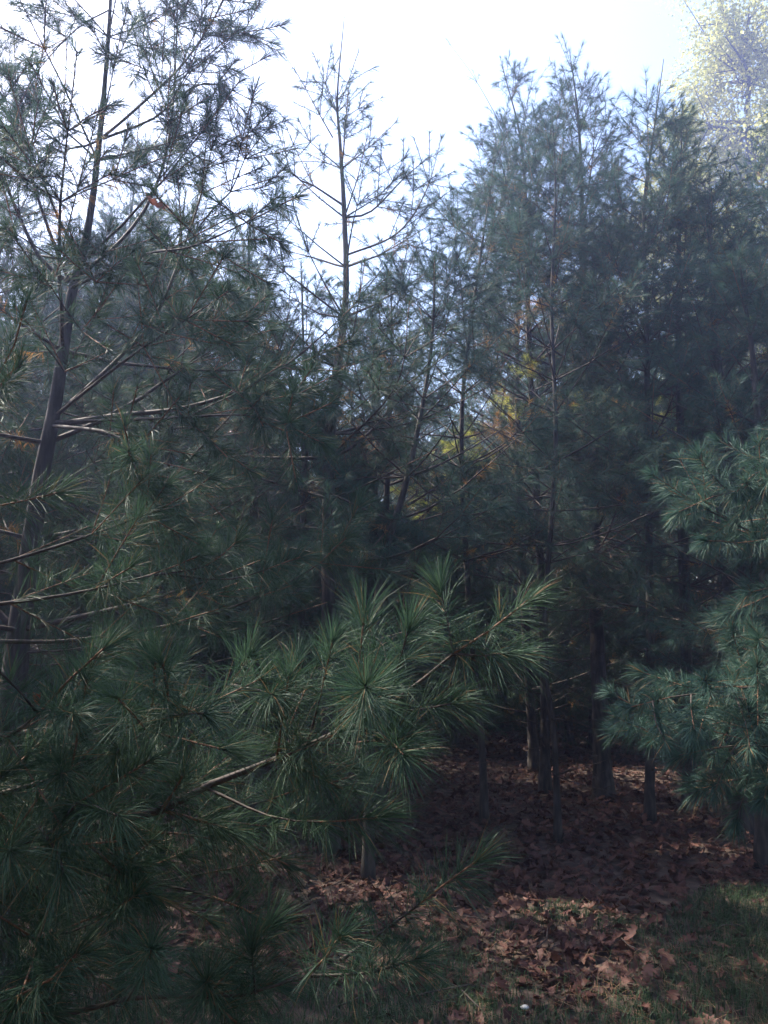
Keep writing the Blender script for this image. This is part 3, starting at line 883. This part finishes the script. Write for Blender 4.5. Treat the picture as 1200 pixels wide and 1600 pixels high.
# the pine beyond the right edge: boughs of blue green tufts
F_ = np.array([2.35, 3.1, 0.0])
def XF(z, pts, r, twigs=(), **kw):
    pp = [F_ + np.array([0, 0, z])] + [P(*p) for p in pts]
    return (pp, r, dict(kw, twigs=[[P(*q) for q in t] for t in twigs]))
def keepF(s):
    if not cut_near(s): return False
    px, py, f = proj(s[1])
    if s[1][1] < 0.3: return True
    if px[0] > 1215 or py[0] < 0: return px[0] > 1100
    return px[0] > 930 and (1040 < py[0] < 1290 or 660 < py[0] < 860) or px[0] > 1120 and 660 < py[0] < 1290
KF = dict(tl=.22, shoot=0.16, latmax=0.4, lat=0.9, bare=0.3, node=0.2, maxo=2)
pine('pine beyond the right edge with low boughs of blue green tufts like drooping pompoms',
     [F_, F_ + [0, 0, 1.5], F_ + [0.05, 0, 3], F_ + [0.1, 0, 4.6]], [0.07, 0.055, 0.035, 0.004], 151, lod=1, zc=0.8, Lmax=1.3, spacing=0.4, limb_len=0.36,
     green='needle_blue', keep=keepF, group=None, dens=1.1, old=.1, droop=.2, spread=(72, 25),
     extra=[
         XF(1.0, [(1300, 1110, 3.0), (1180, 1095, 2.9), (1080, 1085, 2.85), (985, 1105, 2.8)], 0.012,
            twigs=[[(1080, 1085, 2.85), (1080, 1110, 2.7), (1085, 1140, 2.6)], [(1150, 1090, 2.85), (1165, 1130, 2.7), (1172, 1172, 2.6)],
                   [(1020, 1095, 2.8), (1025, 1130, 2.7), (1040, 1160, 2.65)]], **KF),
         XF(0.85, [(1330, 1180, 2.9), (1240, 1170, 2.8), (1150, 1165, 2.75), (1060, 1180, 2.7)], 0.011,
            twigs=[[(1150, 1165, 2.75), (1130, 1200, 2.7), (1118, 1235, 2.65)], [(1200, 1170, 2.8), (1200, 1200, 2.7), (1195, 1245, 2.65)]], **KF),
         XF(0.75, [(1330, 1260, 2.9), (1250, 1230, 2.85), (1170, 1215, 2.8), (1090, 1235, 2.75)], 0.010,
            twigs=[[(1170, 1215, 2.8), (1160, 1250, 2.75), (1150, 1285, 2.7)]], **KF),
         XF(0.95, [(1330, 1150, 3.1), (1220, 1130, 3.1), (1110, 1125, 3.1), (1010, 1140, 3.05), (965, 1120, 3.0)], 0.011, **KF),
         XF(1.1, [(1330, 1080, 3.3), (1200, 1075, 3.3), (1080, 1065, 3.3), (1010, 1085, 3.3)], 0.010, **KF),
         XF(1.2, [(1330, 1040, 3.0), (1240, 1060, 2.9), (1160, 1075, 2.8), (1110, 1060, 2.75)], 0.010, **KF),
         XF(2.1, [(1330, 800, 3.1), (1220, 790, 3.1), (1140, 770, 3.05), (1060, 800, 3.0)], 0.011,
            twigs=[[(1140, 770, 3.05), (1110, 740, 3.0), (1090, 712, 2.95)], [(1200, 785, 3.1), (1180, 770, 3.0), (1165, 755, 2.95)]], **KF),
         XF(2.2, [(1330, 740, 3.1), (1240, 725, 3.05), (1180, 740, 3.0), (1150, 770, 2.95)], 0.010, **KF),
     ])

# ------------------------------------------------------------------ deeper rows: five kinds of shared crown, each copy its own tree
protos = []
for k, (h, old, gm, dn, zc) in enumerate([(6.2, .3, 'needle', 1.0, .5), (5.8, .45, 'needle_blue', 1.0, .4), (6.8, .3, 'needle_blue', 1., .9), (5.2, .5, 'needle', 1.0, .35)]):
    rng = rs(500 + k)
    pth = [(0, 0, 0)] + [(rng.normal(0, .05), rng.normal(0, .05), h * t) for t in (.3, .6, .85)] + [(rng.normal(0, .1), 0, h)]
    o = pine('x', pth, [0.07, .055, .035, .015, .003], 300 + k, lod=3, zc=zc, Lmax=1.5, spacing=0.30, limb_len=0.46, old=old, dens=dn, green=gm, keep=None, merge=True, dead=False)
    protos.append(o)
rng = rs(77)
spots = []
for row, y in enumerate([8.6, 10.0, 11.6, 13.4, 15.5]):
    n = int((2 * (0.62 * y + 1.2)) / 1.75)
    for i in range(n):
        x = -(0.62 * y + 1.2) + (i + 0.5) * 2 * (0.62 * y + 1.2) / n + rng.uniform(-.45, .45)
        spots.append((x, y + rng.uniform(-.5, .5)))
side = [(-4.6, 3.4), (-5.3, 5.4), (-4.2, 6.9), (-6.4, 7.4), (-3.2, 5.2), (-3.3, 2.4), (4.6, 4.2), (5.2, 6.2), (4.0, 7.3), (6.3, 7.8), (3.9, 2.6), (-5.6, 1.6),  # mostly out of frame; the left ones added to cast shade
        (-2.3, 7.2), (-1.6, 8.4), (-3.1, 8.2), (-4.6, 9.0), (-3.9, 10.2),
        (-3.4, -0.8), (-1.7, -2.4), (0.2, -2.6), (2.0, -2.3), (3.7, -0.9), (-0.8, -4.4), (1.2, -4.6), (-3.0, -3.6), (3.2, -3.6)]  # unseen pines behind the camera, added to darken the foreground
first = True
used = set()
nrow = 0
for i, (x, y) in enumerate(spots):
    if y > 9.2: continue
    u = x / y
    px = 600 + FPX * u
    lim = 1.5 + y * (0.46 if 520 < px < 730 else 0.56 if px < 520 else 0.6 if px < 1010 else 0.43)
    h = min(rng.uniform(5.4, 6.8), lim)
    nrow += 1
    pine('half hidden pine in the second row behind the front trunks',
         [(x, y, gz(x, y)), (x + rng.normal(0, .04), y, h * .4), (x + rng.normal(0, .06), y, h * .75), (x + rng.normal(0, .08), y, h)], [.055, .042, .022, .003],
         700 + i, lod=3, zc=rng.uniform(.5, 1.1), Lmax=1.4, spacing=.31, limb_len=.46, old=rng.uniform(.2, .6), dens=1.0, green='needle_blue' if i % 2 else 'needle',
         merge=True, dead=True, group='pines in the second row')
spots = [p for p in spots if p[1] > 9.2]
for i, (x, y) in enumerate(spots + side):
    u = x / y
    k = rng.randint(0, 4)
    if i < len(spots) and any(in_gap(np.array([x, y, zq]), 0.7) for zq in (1.2, 2, 2.8, 3.6, 4.4, 5.2)): continue
    px = 600 + FPX * u
    lim = 1.5 + y * (0.46 if 520 < px < 730 else 0.55 if px < 520 else 0.6 if px < 1010 else 0.43)
    h0 = [6.2, 5.8, 6.8, 5.2][k]
    if i >= len(spots): lim = 7
    sc = min(rng.uniform(0.85, 1.15), lim / h0)
    if k not in used:
        o = protos[k]; used.add(k)
    else:
        o = copy_tree(protos[k])
    o.location = (x, y, float(gz(x, y)) )
    o.rotation_euler = (rng.normal(0, .02), rng.normal(0, .02), rng.uniform(0, 6.28))
    o.scale = (sc * rng.uniform(.9, 1.1),) * 2 + (sc,)
    deep = i < len(spots)
    tag(o, 'indistinct pine far back in the dark rows of the stand' if deep else 'pine around the stand, half hidden or added out of view for shade', 'pine tree',
        'pines in the deeper rows' if deep else 'pines at the sides of the stand')

# small pines that close the back of the stand
rng = rs(91)
low = [(x, 12.6) for x in np.arange(-8.5, 9, 1.15) if not (4.6 < x < 5.8 or -6.2 < x < -5.2)] + [(-.4, 10.1), (.7, 9.9), (1.75, 10.5), (2.8, 10.0), (3.7, 10.8)]
for i, (x, y) in enumerate(low):
    o = copy_tree(protos[3])
    y = y + rng.uniform(-.5, .5)
    s_ = rng.uniform(.5, .68)
    o.location = (x + rng.uniform(-.3, .3), y, gz(x, y))
    o.rotation_euler = (0, 0, rng.uniform(0, 6.28))
    o.scale = (s_ * 1.25, s_ * 1.25, s_)
    tag(o, 'low bushy young pine at the back of the stand before the clearing', 'pine tree', 'low young pines at the back')

# dead leaves caught on the boughs, a pale pebble in the grass
def caught_leaf(px, py, d, label, rot, sc):
    rg = rs(int(px))
    V, Tt = oak_leaf(rg)
    a = Acc()
    a.add(V * sc, Tt, 0, True)
    st = np.array([(-.12 * sc, 0, 0), (-.3 * sc, .02 * sc, .03 * sc), (-.45 * sc, .05 * sc, .0)])
    tube(a, st, [.0012, .001, .001], 4, 0)
    o = link('dead_leaf', a.mesh('dead_leaf', [M['litter_red']]), None, tuple(P(px, py, d)))
    o.rotation_euler = rot
    tag(o, label, 'leaf', 'dead leaves caught in the boughs')
M['litter_red'] = needle_mat('reddish_dead_leaf', [(.16, .05, .03), (.24, .08, .045), (.3, .12, .07)], .35, .6, 2)
caught_leaf(225, 308, 3.3, 'reddish dead leaf caught high among the needles of the leaning pine', (1.2, .4, .5), .11)
caught_leaf(60, 1088, 1.5, 'reddish dead leaf caught on the twig at the left edge', (1.0, .3, 2.2), .045)
caught_leaf(173, 1292, 1.7, 'brown dead leaf hanging below the lowest left tufts', (1.4, 1.2, .3), .06)
def pebble():
    rg = rs(3)
    bm = bmesh.new()
    bmesh.ops.create_icosphere(bm, subdivisions=2, radius=1)
    for v in bm.verts:
        v.co *= rg.uniform(.85, 1.12)
        v.co.x *= .018; v.co.y *= .013; v.co.z *= .009
    me = bpy.data.meshes.new('pebble'); bm.to_mesh(me); bm.free()
    for p in me.polygons: p.use_smooth = True
    m, nt, b = new_mat('pale_stone')
    f, n, tc = noise(nt, 60, 4)
    nt.links.new(ramp(nt, f, [(.35, .33, .3), (.5, .48, .45), (.62, .6, .57)], (.3, .5, .7)), b.inputs['Base Color'])
    me.materials.append(m)
    q = P(820, 1564, 3.3)
    o = link('pebble', me, None, (q[0], q[1], float(gz(q[0], q[1])) + .045))
    tag(o, 'small pale stone lying in the grass at the bottom of the picture', 'stone')
pebble()

# ------------------------------------------------------------------ broadleaf trees beyond
def broadleaf(label, seed, h, rad, nleaf, leaf, loc, group=None):
    rng = rs(seed)
    root = bpy.data.objects.new('broadleaf_tree', None)
    C.objects.link(root)
    tag(root, label, 'tree', group)
    root.location = loc
    W = Acc()
    tp = np.array([(0, 0, -.1), (.1, 0, h * .3), (-.1, .2, h * .6), (.2, 0, h * .95)])
    tube(W, smooth_path(tp, .8), np.linspace(h * .02, .03, len(smooth_path(tp, .8))), 10, 0, .05, rng)
    tips = []
    L = Acc()
    for i in range(80):
        t = rng.uniform(.18, .95)
        c = np.array([0, 0, h * t])
        az = rng.uniform(0, 6.28)
        rr_ = rad * math.sin(math.pi * min(1, .12 + t * .86)) * rng.uniform(.6, 1.1)
        e = c + np.array([math.cos(az) * rr_, math.sin(az) * rr_, rr_ * rng.uniform(.1, .7)])
        mid = (c + e) / 2 + rng.normal(0, .2, 3)
        tube(L, smooth_path([c, mid, e], .5), np.linspace(.09, .015, len(smooth_path([c, mid, e], .5))), 5, 0)
        for m in range(10):
            s = rng.uniform(.35, 1.05)
            q = c + (e - c) * s + rng.normal(0, rad * .1, 3)
            tube(L, [c + (e - c) * max(.1, s - .2), q], [.03, .01], 3, 0)
            tips.append(q)
    tips = np.array(tips)
    idx = rng.randint(0, len(tips), nleaf)
    pos = tips[idx] + rng.normal(0, 1, (nleaf, 3)) * (rad * .05) * np.array([1, 1, .75])
    N = nleaf
    a = nrm(rng.normal(0, 1, (N, 3))); b = nrm(np.cross(a, rng.normal(0, 1, (N, 3))))
    l = (leaf * rng.uniform(.6, 1.3, N))[:, None]
    V = np.stack([pos - a * l * .5, pos + b * l * .32, pos + a * l * .6, pos - b * l * .32], 1).reshape(-1, 3)
    cr = Acc()
    cr.add(V, np.arange(4 * N).reshape(-1, 4), 0)
    link('trunk', W.mesh('trunk', [M['bark']]), root)
    link('limbs', L.mesh('limbs', [M['bark']]), root)
    link('crown', cr.mesh('crown', [M['leaf']]), root)
    return root

broadleaf('tall pale green broadleaf tree in full sun at the upper right beyond the pines', 5, 22.5, 6.0, 110000, .115, (12.4, 24, 0))
b0 = broadleaf('low sunlit broadleaf tree beyond the stand, glimpsed through gaps', 6, 8.5, 2.8, 26000, .14, (-9, 27, 0), 'low broadleaf trees beyond the clearing')
for i, (x, y, s) in enumerate([(-5, 29, 1.0), (-1, 27, .95), (3.5, 28, 1.05), (7.5, 27, 1.1), (-13, 25, 1.1), (11.5, 21, .9), (16, 20, 1.2)]):
    c = copy_tree(b0)
    c.location = (x, y, 0); c.rotation_euler = (0, 0, i * 1.7); c.scale = (s * 1.2, s * 1.2, s)
# ------------------------------------------------------------------ bluish volume that imitates lens glare over the crowns
def build_glare_veil():
    a = Acc()
    x0, x1, y0, y1, z0, z1 = -30, 30, -12, 38, -1.2, 26
    V = [(x, y, z) for x in (x0, x1) for y in (y0, y1) for z in (z0, z1)]
    a.add(V, [(0, 1, 3, 2), (4, 6, 7, 5), (0, 4, 5, 1), (2, 3, 7, 6), (0, 2, 6, 4), (1, 5, 7, 3)])
    m = bpy.data.materials.new('veil')
    m.use_nodes = True
    nt = m.node_tree
    for n in list(nt.nodes): nt.nodes.remove(n)
    out = nt.nodes.new('ShaderNodeOutputMaterial')
    v = nt.nodes.new('ShaderNodeVolumePrincipled')
    v.inputs['Color'].default_value = (0.48, 0.57, 1.0, 1)
    v.inputs['Density'].default_value = 0.0068
    v.inputs['Anisotropy'].default_value = 0.55
    nt.links.new(v.outputs[0], out.inputs['Volume'])
    o = link('veil', a.mesh('veil', [m]))
    o['kind'] = 'stuff'
    o['label'] = 'thin bluish haze imitating lens glare over the pines'
build_glare_veil()
print('TRIS', sum(len(m.polygons) for m in bpy.data.meshes), 'instanced', sum(len(o.data.polygons) for o in bpy.data.objects if o.type == 'MESH'))
